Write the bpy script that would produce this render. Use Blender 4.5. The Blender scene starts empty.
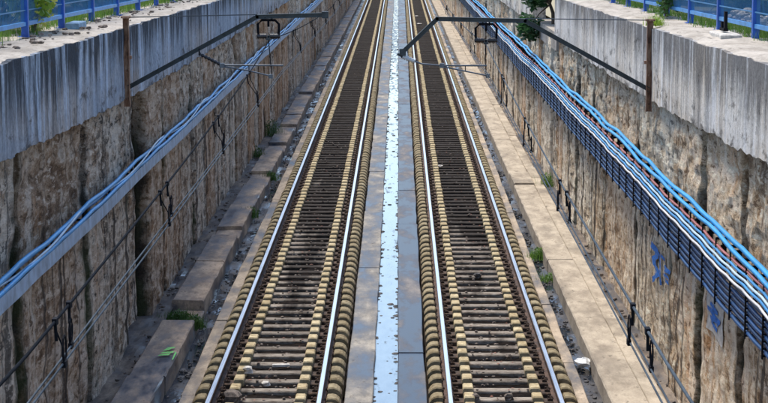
import bpy, math, random
from math import sin, cos, pi, radians, exp, sqrt
from mathutils import Vector, noise as mn
random.seed(7)
S = bpy.context.scene
COL = S.collection

# ------------------------------------------------------------------ camera, sky, sun, exposure
cam_d = bpy.data.cameras.new('camera'); cam = bpy.data.objects.new('camera', cam_d); COL.objects.link(cam)
cam_d.sensor_width = 36.0; cam_d.lens = 36.0 * 2000.0 / 768.0
cam_d.clip_start = 0.1; cam_d.clip_end = 3000
CAM_Z = 6.561
cam.location = (0, 0, CAM_Z)
cam.rotation_euler = (radians(90 - 7.7306), 0, 0.0076794)
S.camera = cam

SUN = Vector((-0.22, 0.30, 0.91)).normalized()
W = bpy.data.worlds.new('World'); S.world = W; W.use_nodes = True
nt = W.node_tree
bg = nt.nodes['Background']; sky = nt.nodes.new('ShaderNodeTexSky'); sky.sky_type = 'NISHITA'; sky.sun_disc = False
sky.sun_elevation = math.asin(SUN.z); sky.sun_rotation = math.atan2(SUN.x, SUN.y)
sky.air_density = 1.0; sky.dust_density = 1.1; sky.ozone_density = 1.0
nt.links.new(sky.outputs[0], bg.inputs[0]); bg.inputs[1].default_value = 0.15
sl = bpy.data.lights.new('sun', 'SUN'); sl.energy = 2.3; sl.angle = radians(18); sl.color = (1, 0.93, 0.82)
so = bpy.data.objects.new('sun', sl); COL.objects.link(so); so.rotation_euler = SUN.to_track_quat('Z', 'Y').to_euler()
so.location = (-20, -10, 40)
S.view_settings.view_transform = 'Standard'; S.view_settings.look = 'None'
S.view_settings.exposure = 0.9; S.view_settings.gamma = 1.0; S.view_settings.use_curve_mapping = False

# ------------------------------------------------------------------ helpers
class MB:
    def __init__(s): s.v = []; s.f = []; s.m = []; s.cur = 0
    def add(s, vs, fs):
        b = len(s.v); s.v += [tuple(p) for p in vs]
        for f in fs: s.f.append([b + i for i in f]); s.m.append(s.cur)
    def box(s, x0, x1, y0, y1, z0, z1):
        s.add([(x0,y0,z0),(x1,y0,z0),(x1,y1,z0),(x0,y1,z0),(x0,y0,z1),(x1,y0,z1),(x1,y1,z1),(x0,y1,z1)],
              [(0,3,2,1),(4,5,6,7),(0,1,5,4),(1,2,6,5),(2,3,7,6),(3,0,4,7)])
    def cbox(s, x0, x1, y0, y1, z0, z1, b=0.01):
        # chamfered top box
        s.add([(x0,y0,z0),(x1,y0,z0),(x1,y1,z0),(x0,y1,z0),
               (x0,y0,z1-b),(x1,y0,z1-b),(x1,y1,z1-b),(x0,y1,z1-b),
               (x0+b,y0+b,z1),(x1-b,y0+b,z1),(x1-b,y1-b,z1),(x0+b,y1-b,z1)],
              [(0,3,2,1),(0,1,5,4),(1,2,6,5),(2,3,7,6),(3,0,4,7),(4,5,9,8),(5,6,10,9),(6,7,11,10),(7,4,8,11),(8,9,10,11)])
    def tube(s, pts, r, n=6, caps=True):
        pts = [Vector(p) for p in pts]; rings = []
        rr = r if isinstance(r, (list, tuple)) else [r] * len(pts)
        for i, p in enumerate(pts):
            a = pts[max(0, i - 1)]; b = pts[min(len(pts) - 1, i + 1)]
            t = (b - a).normalized()
            up = Vector((0, 0, 1)) if abs(t.z) < 0.9 else Vector((1, 0, 0))
            u = t.cross(up).normalized(); w = u.cross(t)
            rings.append([p + (u * cos(2 * pi * k / n) + w * sin(2 * pi * k / n)) * rr[i] for k in range(n)])
        vs = [q for R in rings for q in R]; fs = []
        for i in range(len(pts) - 1):
            for k in range(n):
                fs.append((i*n+k, i*n+(k+1)%n, (i+1)*n+(k+1)%n, (i+1)*n+k))
        if caps:
            fs.append(tuple(range(n))[::-1]); fs.append(tuple((len(pts)-1)*n+k for k in range(n)))
        s.add(vs, fs)
    def prism(s, prof, y0, y1):       # closed profile (x,z) swept along y
        n = len(prof)
        s.add([(x, y0, z) for x, z in prof] + [(x, y1, z) for x, z in prof],
              [tuple(range(n)), tuple(range(2*n-1, n-1, -1))] + [(i, i+n, (i+1)%n+n, (i+1)%n) for i in range(n)])
    def bar(s, a, b, w, h):           # rectangular bar between two points
        a = Vector(a); b = Vector(b); t = (b - a).normalized()
        up = Vector((0, 0, 1)) if abs(t.z) < 0.95 else Vector((0, 1, 0))
        u = t.cross(up).normalized() * (w/2); v = u.normalized().cross(t).normalized() * (h/2)
        s.add([a-u-v, a+u-v, a+u+v, a-u+v, b-u-v, b+u-v, b+u+v, b-u+v],
              [(0,1,2,3),(7,6,5,4),(0,4,5,1),(1,5,6,2),(2,6,7,3),(3,7,4,0)])
    def rock(s, c, r, sq=0.7, seed=0):
        rnd = random.Random(seed); c = Vector(c); vs = []
        for th, zz in ((0.0, -0.6), (0.5, 0.25), (0.2, 0.8)):
            k = sqrt(max(0.05, 1 - zz*zz))
            for i in range(5):
                a = 2*pi*i/5 + th + rnd.uniform(-.3, .3); q = r*k*rnd.uniform(.75, 1.2)
                vs.append(c + Vector((cos(a)*q, sin(a)*q, zz*r*sq*rnd.uniform(.8, 1.15))))
        fs = [tuple(range(5))[::-1], tuple(range(10, 15))]
        for L in (0, 5):
            for i in range(5): fs.append((L+i, L+(i+1)%5, L+5+(i+1)%5, L+5+i))
        s.add(vs, fs)
    def mesh(s, name, mats, smooth=False):
        me = bpy.data.meshes.new(name); me.from_pydata(s.v, [], s.f)
        for m in (mats if isinstance(mats, (list, tuple)) else [mats]): me.materials.append(m)
        if any(s.m): me.polygons.foreach_set('material_index', s.m)
        if smooth: me.polygons.foreach_set('use_smooth', [True] * len(s.f))
        me.update(); return me
    def build(s, name, mats, parent=None, smooth=False):
        return link(name, s.mesh(name, mats, smooth), parent)
def link(name, me, parent=None, loc=None):
    o = bpy.data.objects.new(name, me); COL.objects.link(o)
    if parent: o.parent = parent
    if loc: o.location = loc
    return o
def tag(o, label=None, cat=None, group=None, kind=None):
    if label: o['label'] = label
    if cat: o['category'] = cat
    if group: o['group'] = group
    if kind: o['kind'] = kind
    return o
def empty(name, loc=(0, 0, 0)):
    o = bpy.data.objects.new(name, None); COL.objects.link(o); o.location = loc; o.empty_display_size = 0.2; return o
def fb(x, y, z, o=4): return mn.fractal(Vector((x, y, z)), 1.0, 2.0, o)
def n1(x, s=0.0): return mn.noise(Vector((x, s, 3.7)))

# ------------------------------------------------------------------ materials
class G:
    def __init__(s, name):
        s.mat = bpy.data.materials.new(name); s.mat.use_nodes = True; s.t = s.mat.node_tree
        s.b = s.t.nodes['Principled BSDF']; s.geo = s.t.nodes.new('ShaderNodeNewGeometry'); s.pos = s.geo.outputs['Position']
    def n(s, t, **k):
        x = s.t.nodes.new(t)
        for a, b in k.items(): setattr(x, a, b)
        return x
    def set(s, sock, v):
        if isinstance(v, bpy.types.NodeSocket): s.t.links.new(v, sock)
        else: sock.default_value = v
    def map(s, scale=(1, 1, 1), loc=(0, 0, 0), vec=None):
        m = s.n('ShaderNodeMapping'); s.set(m.inputs[0], vec or s.pos); m.inputs['Scale'].default_value = scale; m.inputs['Location'].default_value = loc
        return m.outputs[0]
    def noise(s, vec=None, scale=1., detail=5., rough=.6, dist=0., out=0):
        m = s.n('ShaderNodeTexNoise'); s.set(m.inputs['Vector'], vec or s.pos); m.inputs['Scale'].default_value = scale
        m.inputs['Detail'].default_value = detail; m.inputs['Roughness'].default_value = rough; m.inputs['Distortion'].default_value = dist
        return m.outputs[out]
    def voro(s, vec=None, scale=1., feature='F1', out=0):
        m = s.n('ShaderNodeTexVoronoi', feature=feature); s.set(m.inputs['Vector'], vec or s.pos); m.inputs['Scale'].default_value = scale
        return m.outputs[out]
    def ramp(s, fac, stops):
        m = s.n('ShaderNodeValToRGB'); s.set(m.inputs[0], fac); e = m.color_ramp.elements
        while len(e) < len(stops): e.new(0.5)
        for el, (p, c) in zip(e, stops):
            el.position = p; el.color = (*(c if isinstance(c, (tuple, list)) else (c, c, c)), 1)
        return m.outputs[0]
    def mix(s, f, a, b, mode='MIX'):
        m = s.n('ShaderNodeMix', data_type='RGBA', blend_type=mode); s.set(m.inputs[0], f)
        for sock, v in ((m.inputs[6], a), (m.inputs[7], b)):
            s.set(sock, (*v, 1) if isinstance(v, (tuple, list)) else v)
        return m.outputs[2]
    def math(s, op, a, b=0., clamp=False):
        m = s.n('ShaderNodeMath', operation=op, use_clamp=clamp); s.set(m.inputs[0], a); s.set(m.inputs[1], b); return m.outputs[0]
    def sep(s, vec=None):
        m = s.n('ShaderNodeSeparateXYZ'); s.set(m.inputs[0], vec or s.pos); return m.outputs
    def rnd(s): return s.n('ShaderNodeObjectInfo').outputs['Random']
    def range(s, v, a, b, c=0., d=1.):
        m = s.n('ShaderNodeMapRange'); s.set(m.inputs[0], v)
        for i, q in enumerate((a, b, c, d)): m.inputs[i+1].default_value = q
        return m.outputs[0]
    def bump(s, h, strength=.5, dist=.02):
        m = s.n('ShaderNodeBump'); s.set(m.inputs['Height'], h); m.inputs['Strength'].default_value = strength; m.inputs['Distance'].default_value = dist
        s.t.links.new(m.outputs[0], s.b.inputs['Normal'])
    def out(s, col=None, rough=None, metal=None, spec=None):
        for k, v in (('Base Color', col), ('Roughness', rough), ('Metallic', metal), ('Specular IOR Level', spec)):
            if v is not None: s.set(s.b.inputs[k], (*v, 1) if isinstance(v, (tuple, list)) else v)
        return s.mat

def m_simple(name, c, rough=.6, metal=0., var=.25, scale=8., bump=.0, c2=None, spec=None):
    g = G(name); f = g.noise(scale=scale, detail=6)
    a = c2 or tuple(x*(1-var*1.6) for x in c)
    col = g.mix(g.range(f, .35, .65), a, tuple(min(1, x*(1+var*.4)) for x in c))
    if bump: g.bump(g.noise(scale=scale*4, detail=5), bump, .01)
    return g.out(col, rough, metal, spec)

def m_band(name, dark, light, warm, warm_amt, seed, cover, sk=1.):
    g = G(name); p = g.sep()
    wv = g.math('MULTIPLY', g.math('SUBTRACT', g.noise(g.map((1, 1.5, 1.5)), 2, 3), .5), .12)
    pv = g.n('ShaderNodeCombineXYZ'); g.set(pv.inputs[0], p[0]); g.set(pv.inputs[1], g.math('ADD', p[1], wv)); g.set(pv.inputs[2], p[2]); v = pv.outputs[0]
    st = g.noise(g.map((1, 1.5, .17), (seed, seed, 0), v), 1.6, 9, .68)            # run-off streaks
    st2 = g.noise(g.map((1, 4.5, .16), (seed, 0, 4), v), 1.3, 6, .62)
    big = g.noise(g.map((1, .30, .8), (seed, 9, 0)), 1., 5, .6)
    base = g.mix(g.range(st2, .34, .66), tuple(x*(1-.38*sk) for x in light), light)
    base = g.mix(g.math('MULTIPLY', g.range(big, .42, .66), warm_amt), base, warm)
    hz = g.range(p[2], 4.4, 5.15, -.06, .24)                                       # algae starts at the coping and runs down
    s1 = g.math('ADD', g.math('ADD', st, hz), g.math('MULTIPLY', big, .22))
    col = g.mix(g.range(s1, cover, cover+.22, 0, .55+.40*sk), base, dark)
    wl = g.noise(g.map((1, 2.4, .20), (seed+5, 3, 0), v), 1.5, 5, .62)
    col = g.mix(g.math('MULTIPLY', g.range(wl, .53, .66), .75*sk), col, tuple(min(1, x*1.5) for x in light))
    fine = g.noise(scale=16, detail=8, rough=.75)
    col = g.mix(.55, col, g.ramp(fine, [(.28, .08), (.72, .80)]), 'OVERLAY')
    spots = g.math('ADD', g.noise(g.map((1, .5, 1.2), (0, seed, 2)), 3.0, 8, .72), g.range(p[2], 4.5, 4.0, 0, .09))
    col = g.mix(g.math('MULTIPLY', g.range(spots, .58, .68), .8), col, (.06, .05, .04))
    g.bump(g.math('ADD', g.noise(scale=12, detail=8, rough=.75), g.math('MULTIPLY', st2, .5)), .7, .03)
    return g.out(col, .9, 0, .2)

def m_rough(name, c0, c1, c2, c3, rust, seed, stain=.55):
    g = G(name); p = g.sep()
    a = g.noise(g.map((1, .42, 1.0), (seed, 0, 0)), 3.4, 10, .74, .3)
    b = g.noise(g.map((1, 1.1, .28), (seed, 5, 1)), 2.0, 7, .65)                      # vertical drift
    big = g.noise(g.map((1, .30, .45), (seed, 2, 8)), 1., 4, .55)
    f = g.math('ADD', g.math('MULTIPLY', a, .62), g.math('ADD', g.math('MULTIPLY', b, .26), g.math('MULTIPLY', big, .24)))
    col = g.ramp(f, [(.465, c0), (.515, c1), (.56, c2), (.62, c3)])
    r = g.noise(g.map((1, .7, .30), (seed+3, 1, 1)), 1.7, 7, .66)
    col = g.mix(g.math('MULTIPLY', g.range(r, .55, .68), .75), col, rust)
    gr = g.noise(g.map((1, .5, .6), (seed, 3, 3)), 1.5, 7, .66)
    col = g.mix(g.math('MULTIPLY', g.range(gr, .52, .64), .5), col, g.mix(g.range(a, .40, .60), tuple(x*.55 for x in c2), (.70, .64, .56)))
    s = g.noise(g.map((1, 2.2, .09), (seed+1, 0, 2)), 1.5, 7, .66)                     # black seepage lines
    col = g.mix(g.math('MULTIPLY', g.range(s, .555, .64), stain), col, (.035, .030, .027))
    pit = g.noise(g.map((1, .30, 1.0), (0, seed, 0)), 10., 6, .72)
    col = g.mix(g.range(pit, .545, .61, 0, .9), col, (.035, .028, .022))
    col = g.mix(g.range(pit, .46, .39, 0, .8), col, tuple(min(1, x*1.25) for x in c3))
    gl = g.noise(g.map((1, 1.0, .5), (2, seed, 6)), 1.2, 6, .68)
    low = g.range(p[2], 2.0, .4, -.10, .05)
    col = g.mix(g.math('MULTIPLY', g.range(g.math('ADD', gl, low), .64, .74), .8), col, (.045, .062, .018))
    rn = g.rnd()
    pw = g.range(p[1], 30, 55, .35, 1.)
    col = g.mix(g.math('MULTIPLY', g.range(rn, .62, .75, 0, .55), pw), col, rust); col = g.mix(g.math('MULTIPLY', g.range(rn, .25, .15, 0, .5), pw), col, c1); col = g.mix(g.math('MULTIPLY', g.math('MULTIPLY', g.range(rn, .38, .42), g.range(rn, .56, .52, 0, .4)), pw), col, c3)
    # ribs of lighter lime and darker damp running down the lower wall
    rib = g.noise(g.map((1, 2.0, .06), (seed+9, 0, 2)), 1.6, 6, .62); lowm = g.range(p[2], 3.3, 2.4, .25, 1.)
    col = g.mix(g.math('MULTIPLY', g.range(rib, .545, .62, 0, .85), lowm), col, (.045, .034, .027))
    col = g.mix(g.math('MULTIPLY', g.range(rib, .47, .38, 0, .6), lowm), col, tuple(min(1, x*1.15) for x in c3))
    # seepage along the panel joints
    gy = g.sep(g.n('ShaderNodeTexCoord').outputs['Generated'])[1]
    ed = g.math('ADD', g.math('ABSOLUTE', g.math('SUBTRACT', gy, .5)), g.math('MULTIPLY', g.math('SUBTRACT', g.noise(g.map((1, .5, .8)), 2.5, 6, .7), .5), .14))
    col = g.mix(g.math('MULTIPLY', g.range(ed, .425, .48, 0, .95), g.range(p[2], 3.9, 3.0, .25, 1.)), col, g.mix(g.range(big, .46, .56), (.022, .020, .017), (.035, .048, .018)))
    h = g.math('ADD', g.noise(g.map((1, .45, 1.1)), 5, 10, .75), g.math('MULTIPLY', pit, -.6))
    g.bump(h, 1.0, .09)
    return g.out(col, .92, 0, .2)

def m_concrete_floor(name, dry, dry2, wet, wetness, wr=.16, seed=0, spec=.5):
    g = G(name)
    a = g.noise(g.map((1.2, .5, 1), (seed, 0, 0)), 2.4, 8, .65)
    col = g.mix(g.range(a, .35, .62), dry2, dry)
    fine = g.noise(scale=30, detail=5, rough=.7); col = g.mix(.3, col, g.ramp(fine, [(.3, .15), (.7, .75)]), 'OVERLAY')
    w = g.noise(g.map((1.1, .28, 1), (seed+2, 0, 0)), 1.5, 5, .6)
    wm = g.range(g.math('ADD', w, g.math('MULTIPLY', g.math('SUBTRACT', a, .5), .35)), wetness+.15, wetness-.15)
    col = g.mix(wm, col, wet)
    d = g.noise(g.map((1.5, .6, 1), (0, seed, 0)), 5.5, 7, .7); col = g.mix(g.range(d, .58, .70, 0, .75), col, (.05, .04, .03))
    g.bump(g.math('MULTIPLY', g.noise(scale=26, detail=6), g.math('SUBTRACT', 1.12, wm)), .5, .012)
    return g.out(col, g.range(wm, .2, 1, .88, wr), 0, g.range(wm, .3, 1, .15, spec))

M = {}
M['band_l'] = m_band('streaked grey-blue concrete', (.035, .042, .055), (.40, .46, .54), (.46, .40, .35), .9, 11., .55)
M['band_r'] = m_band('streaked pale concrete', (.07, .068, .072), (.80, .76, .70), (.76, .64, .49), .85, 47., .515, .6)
M['rough_l'] = m_rough('rough brown concrete', (.075, .046, .030), (.32, .215, .135), (.55, .42, .30), (.75, .64, .51), (.50, .26, .11), 3., .9)  # darker than the right wall, part of its shade is in the colour
M['rough_r'] = m_rough('rough tan concrete', (.18, .115, .062), (.54, .40, .25), (.76, .61, .42), (.87, .76, .60), (.62, .31, .12), 23., .8)  # paler than the left wall, part of the stronger light is in the colour
M['coping'] = m_concrete_floor('weathered coping', (.50, .45, .385), (.30, .265, .22), (.5, .46, .4), .1, .8, 4)
M['slab'] = m_concrete_floor('damp track slab', (.52, .42, .31), (.33, .265, .195), (.06, .068, .085), .43, .30, 1, .30)
M['slab_c'] = m_concrete_floor('wet centre slab', (.34, .31, .28), (.20, .18, .17), (.030, .040, .062), .62, .33, 8, .22)
M['slab_d'] = m_concrete_floor('damp centre slab', (.40, .365, .31), (.23, .21, .18), (.05, .066, .095), .53, .35, 18, .25)
M['bench_l'] = m_concrete_floor('mossy walkway concrete', (.60, .455, .32), (.36, .265, .185), (.04, .052, .075), .49, .28, 5, .35)
M['bench_r'] = m_concrete_floor('dry walkway concrete', (.50, .425, .325), (.30, .25, .19), (.20, .165, .125), .36, .6, 12, .2)
M['ledge'] = m_concrete_floor('dirty ledge', (.30, .24, .18), (.13, .10, .08), (.04, .045, .055), .50, .25, 15, .4)
M['silt'] = m_concrete_floor('wet drain silt', (.17, .15, .13), (.08, .072, .065), (.022, .028, .04), .58, .18, 33, .5)
M['bed'] = m_simple('shade-darkened oily bed', (.015, .011, .009), .95, 0, .5, 9., .8, spec=.05)  # near-black colour also holds the shade of the gaps between sleepers
def m_sleeper():
    g = G('worn sleeper concrete'); p = g.sep(); r = g.rnd()
    a = g.noise(g.map((2, 6, 4)), 3, 7, .7)
    col = g.mix(g.range(a, .35, .62), (.12, .09, .068), (.40, .35, .29))
    o = g.noise(g.map((.9, .09, 1), (3, 0, 0)), 1.6, 4, .6)                               # grease soaked stretches, heavier down the line
    om = g.math('ADD', o, g.range(p[1], 29, 58, -.10, .36))
    col = g.mix(g.range(om, .48, .60, 0, .9), col, (.018, .014, .012))
    col = g.mix(g.range(r, 0, 1, 0., .5), col, (.035, .027, .021))
    g.bump(g.noise(scale=30, detail=6), .6, .012)
    return g.out(col, g.range(a, .3, .7, .9, .75), 0, .12)
M['sleeper'] = m_sleeper()
def m_seat():
    g = G('rust stained rail seat'); a = g.noise(scale=14, detail=6)
    col = g.ramp(a, [(.35, (.022, .015, .011)), (.52, (.060, .036, .022)), (.70, (.15, .088, .05))])
    g.bump(g.noise(scale=50, detail=4), .6, .01); return g.out(col, .9)
M['seat'] = m_seat()
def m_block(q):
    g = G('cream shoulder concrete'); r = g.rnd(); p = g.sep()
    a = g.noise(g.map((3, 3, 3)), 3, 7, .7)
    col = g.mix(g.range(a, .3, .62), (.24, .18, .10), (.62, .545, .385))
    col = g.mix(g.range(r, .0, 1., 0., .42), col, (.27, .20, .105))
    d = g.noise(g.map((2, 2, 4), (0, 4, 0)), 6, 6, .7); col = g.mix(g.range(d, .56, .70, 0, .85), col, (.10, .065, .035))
    col = g.mix(g.range(p[2], .10, .03, 0., .75), col, (.17, .11, .05))                     # darker brown towards the foot
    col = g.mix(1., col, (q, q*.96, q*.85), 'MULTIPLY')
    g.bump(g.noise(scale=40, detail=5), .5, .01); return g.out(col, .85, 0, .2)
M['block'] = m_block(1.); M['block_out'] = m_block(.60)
def m_rust():
    g = G('rusty rail steel'); a = g.noise(g.map((1, .6, 1)), 12, 6)
    col = g.ramp(a, [(.35, (.032, .019, .013)), (.55, (.085, .045, .027)), (.7, (.15, .080, .045))]); g.bump(g.noise(scale=60, detail=4), .4, .005); return g.out(col, .8, .1)
M['rust'] = m_rust()
def m_railtop():
    g = G('polished rail head'); a = g.noise(g.map((30, .4, 1)), 2, 4)
    return g.out(g.mix(a, (.62, .65, .70), (.80, .82, .85)), g.range(a, .3, .7, .22, .38), .9)
M['railtop'] = m_railtop()
M['clip'] = m_simple('rusty clip', (.085, .048, .03), .75, .2, .5, 25)
M['stone'] = m_simple('debris stone', (.20, .16, .13), .9, 0, .45, 20, .5)
M['stone_pale'] = m_simple('pale stone', (.62, .58, .52), .9, 0, .25, 14, .4)
M['stone_dark'] = m_simple('dark debris', (.11, .10, .095), .8, 0, .5, 14, .4)
M['leaf_red'] = m_simple('fallen leaf', (.26, .10, .06), .7, 0, .4, 9)
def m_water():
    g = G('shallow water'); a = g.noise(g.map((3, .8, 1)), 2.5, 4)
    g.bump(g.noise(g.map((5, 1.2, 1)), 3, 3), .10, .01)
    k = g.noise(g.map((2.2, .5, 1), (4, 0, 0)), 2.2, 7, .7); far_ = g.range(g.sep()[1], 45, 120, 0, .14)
    col = g.mix(a, (.11, .17, .23), (.25, .33, .40)); km = g.range(g.math('ADD', k, far_), .57, .66, 0, .85); col = g.mix(km, col, (.04, .05, .06))  # pale blue base puts some of the sky's reflection into the colour
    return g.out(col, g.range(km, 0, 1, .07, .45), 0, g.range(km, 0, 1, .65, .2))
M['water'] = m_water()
M['steel_dark'] = m_simple('dark painted steel', (.045, .058, .066), .4, .2, .3, 10)
M['galv'] = m_simple('galvanised tube', (.16, .18, .20), .45, .6, .25, 10)
M['wire'] = m_simple('weathered wire', (.07, .088, .105), .8, .0, .25, 6, spec=.1)
M['wire_dark'] = m_simple('dark stranded wire', (.010, .012, .016), .9, .0, .25, 6, spec=.05)
M['ins'] = m_simple('dark glazed insulator', (.022, .020, .022), .25, 0, .2, 6)
M['ins_white'] = m_simple('white porcelain', (.72, .72, .70), .3, 0, .1, 6)
def m_rustpost():
    g = G('rusty post'); a = g.noise(g.map((3, 3, .8)), 6, 6)
    return g.out(g.ramp(a, [(.35, (.10, .05, .032)), (.5, (.30, .16, .095)), (.68, (.48, .32, .22))]), .85)
M['rustpost'] = m_rustpost()
def m_cable(name, c, rough=.42):
    g = G(name); a = g.noise(g.map((6, .5, 6)), 3, 5); d = g.noise(g.map((2, 3, 2)), 4, 5)
    col = g.mix(g.range(a, .35, .65), tuple(x*.65 for x in c), c); col = g.mix(g.range(d, .58, .7, 0, .5), col, (.14, .12, .10))
    return g.out(col, rough, 0, .3)
M['c_sky'] = m_cable('sky blue cable', (.045, .36, .74)); M['c_mid'] = m_cable('mid blue cable', (.05, .28, .60))
M['c_navy'] = m_cable('navy cable', (.016, .050, .135)); M['c_navy2'] = m_cable('blue navy cable', (.028, .095, .25))
M['c_red'] = m_cable('faded red cable', (.52, .17, .15)); M['c_white'] = m_cable('white cable', (.74, .72, .70))
M['c_pale'] = m_cable('pale blue cable', (.55, .70, .80))
M['tray'] = m_simple('blue grey tray', (.36, .50, .66), .45, .2, .25, 5)
M['black'] = m_simple('black bracket', (.010, .010, .013), .8, 0, .2, 8, spec=.1)
M['f_post'] = m_simple('blue fence paint', (.022, .115, .50), .4, 0, .2, 5)
M['f_rail'] = m_simple('sky blue fence rail', (.07, .30, .66), .4, 0, .2, 5)
M['f_mesh'] = m_simple('blue mesh wire', (.040, .20, .42), .5, 0, .15, 5)
def m_leaf(name, c, c2):
    g = G(name); i = g.noise(scale=3.5, detail=4); r = g.noise(scale=60, detail=1)
    col = g.mix(g.range(i, .35, .65), c, c2); col = g.mix(g.range(r, .3, .7, 0, .5), col, tuple(x*.6 for x in c))
    g.b.inputs['Subsurface Weight'].default_value = 0.0
    tr = g.n('ShaderNodeBsdfTranslucent'); g.set(tr.inputs[0], g.mix(0., tuple(min(1, x*1.6) for x in c2), c)); mx = g.n('ShaderNodeMixShader'); mx.inputs[0].default_value = .3
    o = g.t.nodes['Material Output']; g.t.links.new(g.b.outputs[0], mx.inputs[1]); g.t.links.new(tr.outputs[0], mx.inputs[2]); g.t.links.new(mx.outputs[0], o.inputs[0])
    return g.out(col, .55, 0, .35)
M['leaf'] = m_leaf('green leaf', (.035, .095, .03), (.085, .18, .04)); M['leaf_dark'] = m_leaf('dark green leaf', (.018, .062, .026), (.045, .12, .04))
M['leaf_lime'] = m_leaf('lime leaf', (.10, .22, .03), (.30, .42, .05)); M['flower'] = m_leaf('yellow flower', (.65, .58, .08), (.75, .70, .18))
M['grass'] = m_leaf('grass', (.06, .14, .02), (.13, .24, .04)); M['moss'] = m_leaf('moss', (.03, .075, .015), (.07, .14, .03))
M['stem'] = m_simple('bark', (.13, .09, .06), .9, 0, .3, 12, .5)
M['soil'] = m_simple('verge ground', (.10, .13, .05), .95, 0, .5, 3, .5, c2=(.10, .075, .05))
M['paint_blue'] = m_simple('blue spray paint', (.04, .20, .62), .8, 0, .4, 20); M['paint_green'] = m_simple('neon green paint', (.22, .75, .16), .7, 0, .25, 20)
M['patch'] = m_simple('pale cement patch', (.60, .55, .48), .9, 0, .25, 10)
M['bag'] = m_simple('white plastic bag', (.72, .72, .70), .4, 0, .15, 8)
M['plank'] = m_simple('bleached plank', (.66, .62, .55), .85, 0, .25, 10, .3)
M['bluebox'] = m_simple('faded blue block', (.22, .36, .50), .7, 0, .3, 8)

# ------------------------------------------------------------------ common dimensions
Y0, Y1 = 4.0, 236.0
XWL, XWR = -4.20, 3.85
def xl(y): return -1.832 - .0018*(y-26.3)
def xr(y): return 1.449 + .0007*(y-26.3)
def ztop(y): return 5.17 - .0088*(min(max(y, 8), 52)-21)
def zband(y): return 3.92 + .30*exp(-max(0, y-19)/9.)
def disp(side, y, z):
    s = 0. if side < 0 else 57.
    lo = min(1, max(0, (3.1-z)/1.2))                        # fluted lower part
    d = .022*fb(y*.5+s, z*.6, s, 4) + .030*fb(y*1.7+s, z*3.2, 2+s, 5)
    r = mn.noise(Vector((y*.9+s, z*2.0, 9.1)))
    d -= .07*max(0, r-.2)
    d += lo*.022*n1(y*3.2+s+.3*n1(z*.9+s), s) - (1-lo)*.06*abs(mn.noise(Vector((y*1.8+s, z*3.6, 5.5))))
    return d

# ------------------------------------------------------------------ the setting: ground, slabs, channels
def sheet(name, x0, x1, z, mat, dx=None, dy=None, amp=0., y0=Y0, y1=Y1, thick=.12, xf0=None, xf1=None):
    m = MB(); nx = max(1, int((x1-x0)/(dx or (x1-x0)))); ys = [y0]
    while ys[-1] < y1: ys.append(min(y1, ys[-1] + (dy or 8.)*(1 + max(0, ys[-1]-40)/60)))
    for y in ys:
        a = x0 if not xf0 else xf0(y); b = x1 if not xf1 else xf1(y)
        for i in range(nx+1):
            x = a + (b-a)*i/nx; m.v.append((x, y, z + amp*fb(x*2.1, y*.9, z*7+x0, 4)))
    k = nx+1
    for j in range(len(ys)-1):
        for i in range(nx): m.f.append([j*k+i, j*k+i+1, (j+1)*k+i+1, (j+1)*k+i]); m.m.append(0)
    return tag(m.build(name, mat), kind='structure')
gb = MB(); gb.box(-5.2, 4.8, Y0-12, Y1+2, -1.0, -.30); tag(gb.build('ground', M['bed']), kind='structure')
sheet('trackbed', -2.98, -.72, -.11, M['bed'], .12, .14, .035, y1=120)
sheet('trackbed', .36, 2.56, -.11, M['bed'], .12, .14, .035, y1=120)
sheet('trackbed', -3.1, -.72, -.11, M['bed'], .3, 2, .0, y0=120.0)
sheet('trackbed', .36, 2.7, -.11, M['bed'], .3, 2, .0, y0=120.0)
sheet('crib_shade_fill', 0, 1, .06, M['bed'], .12, .10, .05, y0=24, y1=120, xf0=lambda y: xl(y)-.43, xf1=lambda y: xl(y)+.43)  # dark sheet added to stand for the shade between sleepers
sheet('crib_shade_fill', 0, 1, .06, M['bed'], .12, .10, .05, y0=24, y1=120, xf0=lambda y: xr(y)-.43, xf1=lambda y: xr(y)+.43)
for xf_ in (xl, xr): sheet('crib_shade_fill', 0, 1, .06, M['bed'], .5, 2., .0, y0=120, y1=196, xf0=lambda y: xf_(y)-.43, xf1=lambda y: xf_(y)+.43)
# side and centre slabs, cast in bays with a narrow joint
def bays(name, xa, xb, z, mat, L, seed, tilt=.008, thick=.26, y1=Y1):
    root = tag(empty(name), kind='structure'); rnd = random.Random(seed); y = Y0
    while y < y1:
        l = L*rnd.uniform(.75, 1.25); a, b = xa(y), xb(y); c, d = xa(y+l), xb(y+l); dz = rnd.uniform(-tilt, tilt); e = .012
        m = MB(); n = 5
        # slab with slightly broken edges
        ya = y+.012; yb = y+l-.012
        L0 = [(a + (c-a)*t/n + rnd.uniform(-.012, .012), ya+(yb-ya)*t/n) for t in range(n+1)]
        R0 = [(b + (d-b)*t/n + rnd.uniform(-.012, .012), ya+(yb-ya)*t/n) for t in range(n+1)]
        vs = []; fs = []
        for (x0_, yy), (x1_, _) in zip(L0, R0):
            vs += [(x0_, yy, z+dz-thick), (x0_, yy, z+dz-e), (x0_+e, yy, z+dz), (x1_-e, yy, z+dz), (x1_, yy, z+dz-e), (x1_, yy, z+dz-thick)]
        for t in range(n):
            for k in range(5): fs.append((t*6+k, t*6+k+1, t*6+k+7, t*6+k+6))
        fs += [(5, 4, 3, 2, 1, 0), tuple(n*6+k for k in range(6))]
        m.add(vs, fs); m.build('concrete_slab', mat, root); y += l
    return root
bays('track_slab', lambda y: -3.10-.0010*(y-26), lambda y: xl(y)-1.06, 0.0, M['slab'], 5.5, 1)
bays('track_slab', lambda y: xl(y)+1.06, lambda y: -.372-.0009*(y-26), 0.0, M['slab_d'], 6.5, 2)
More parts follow.
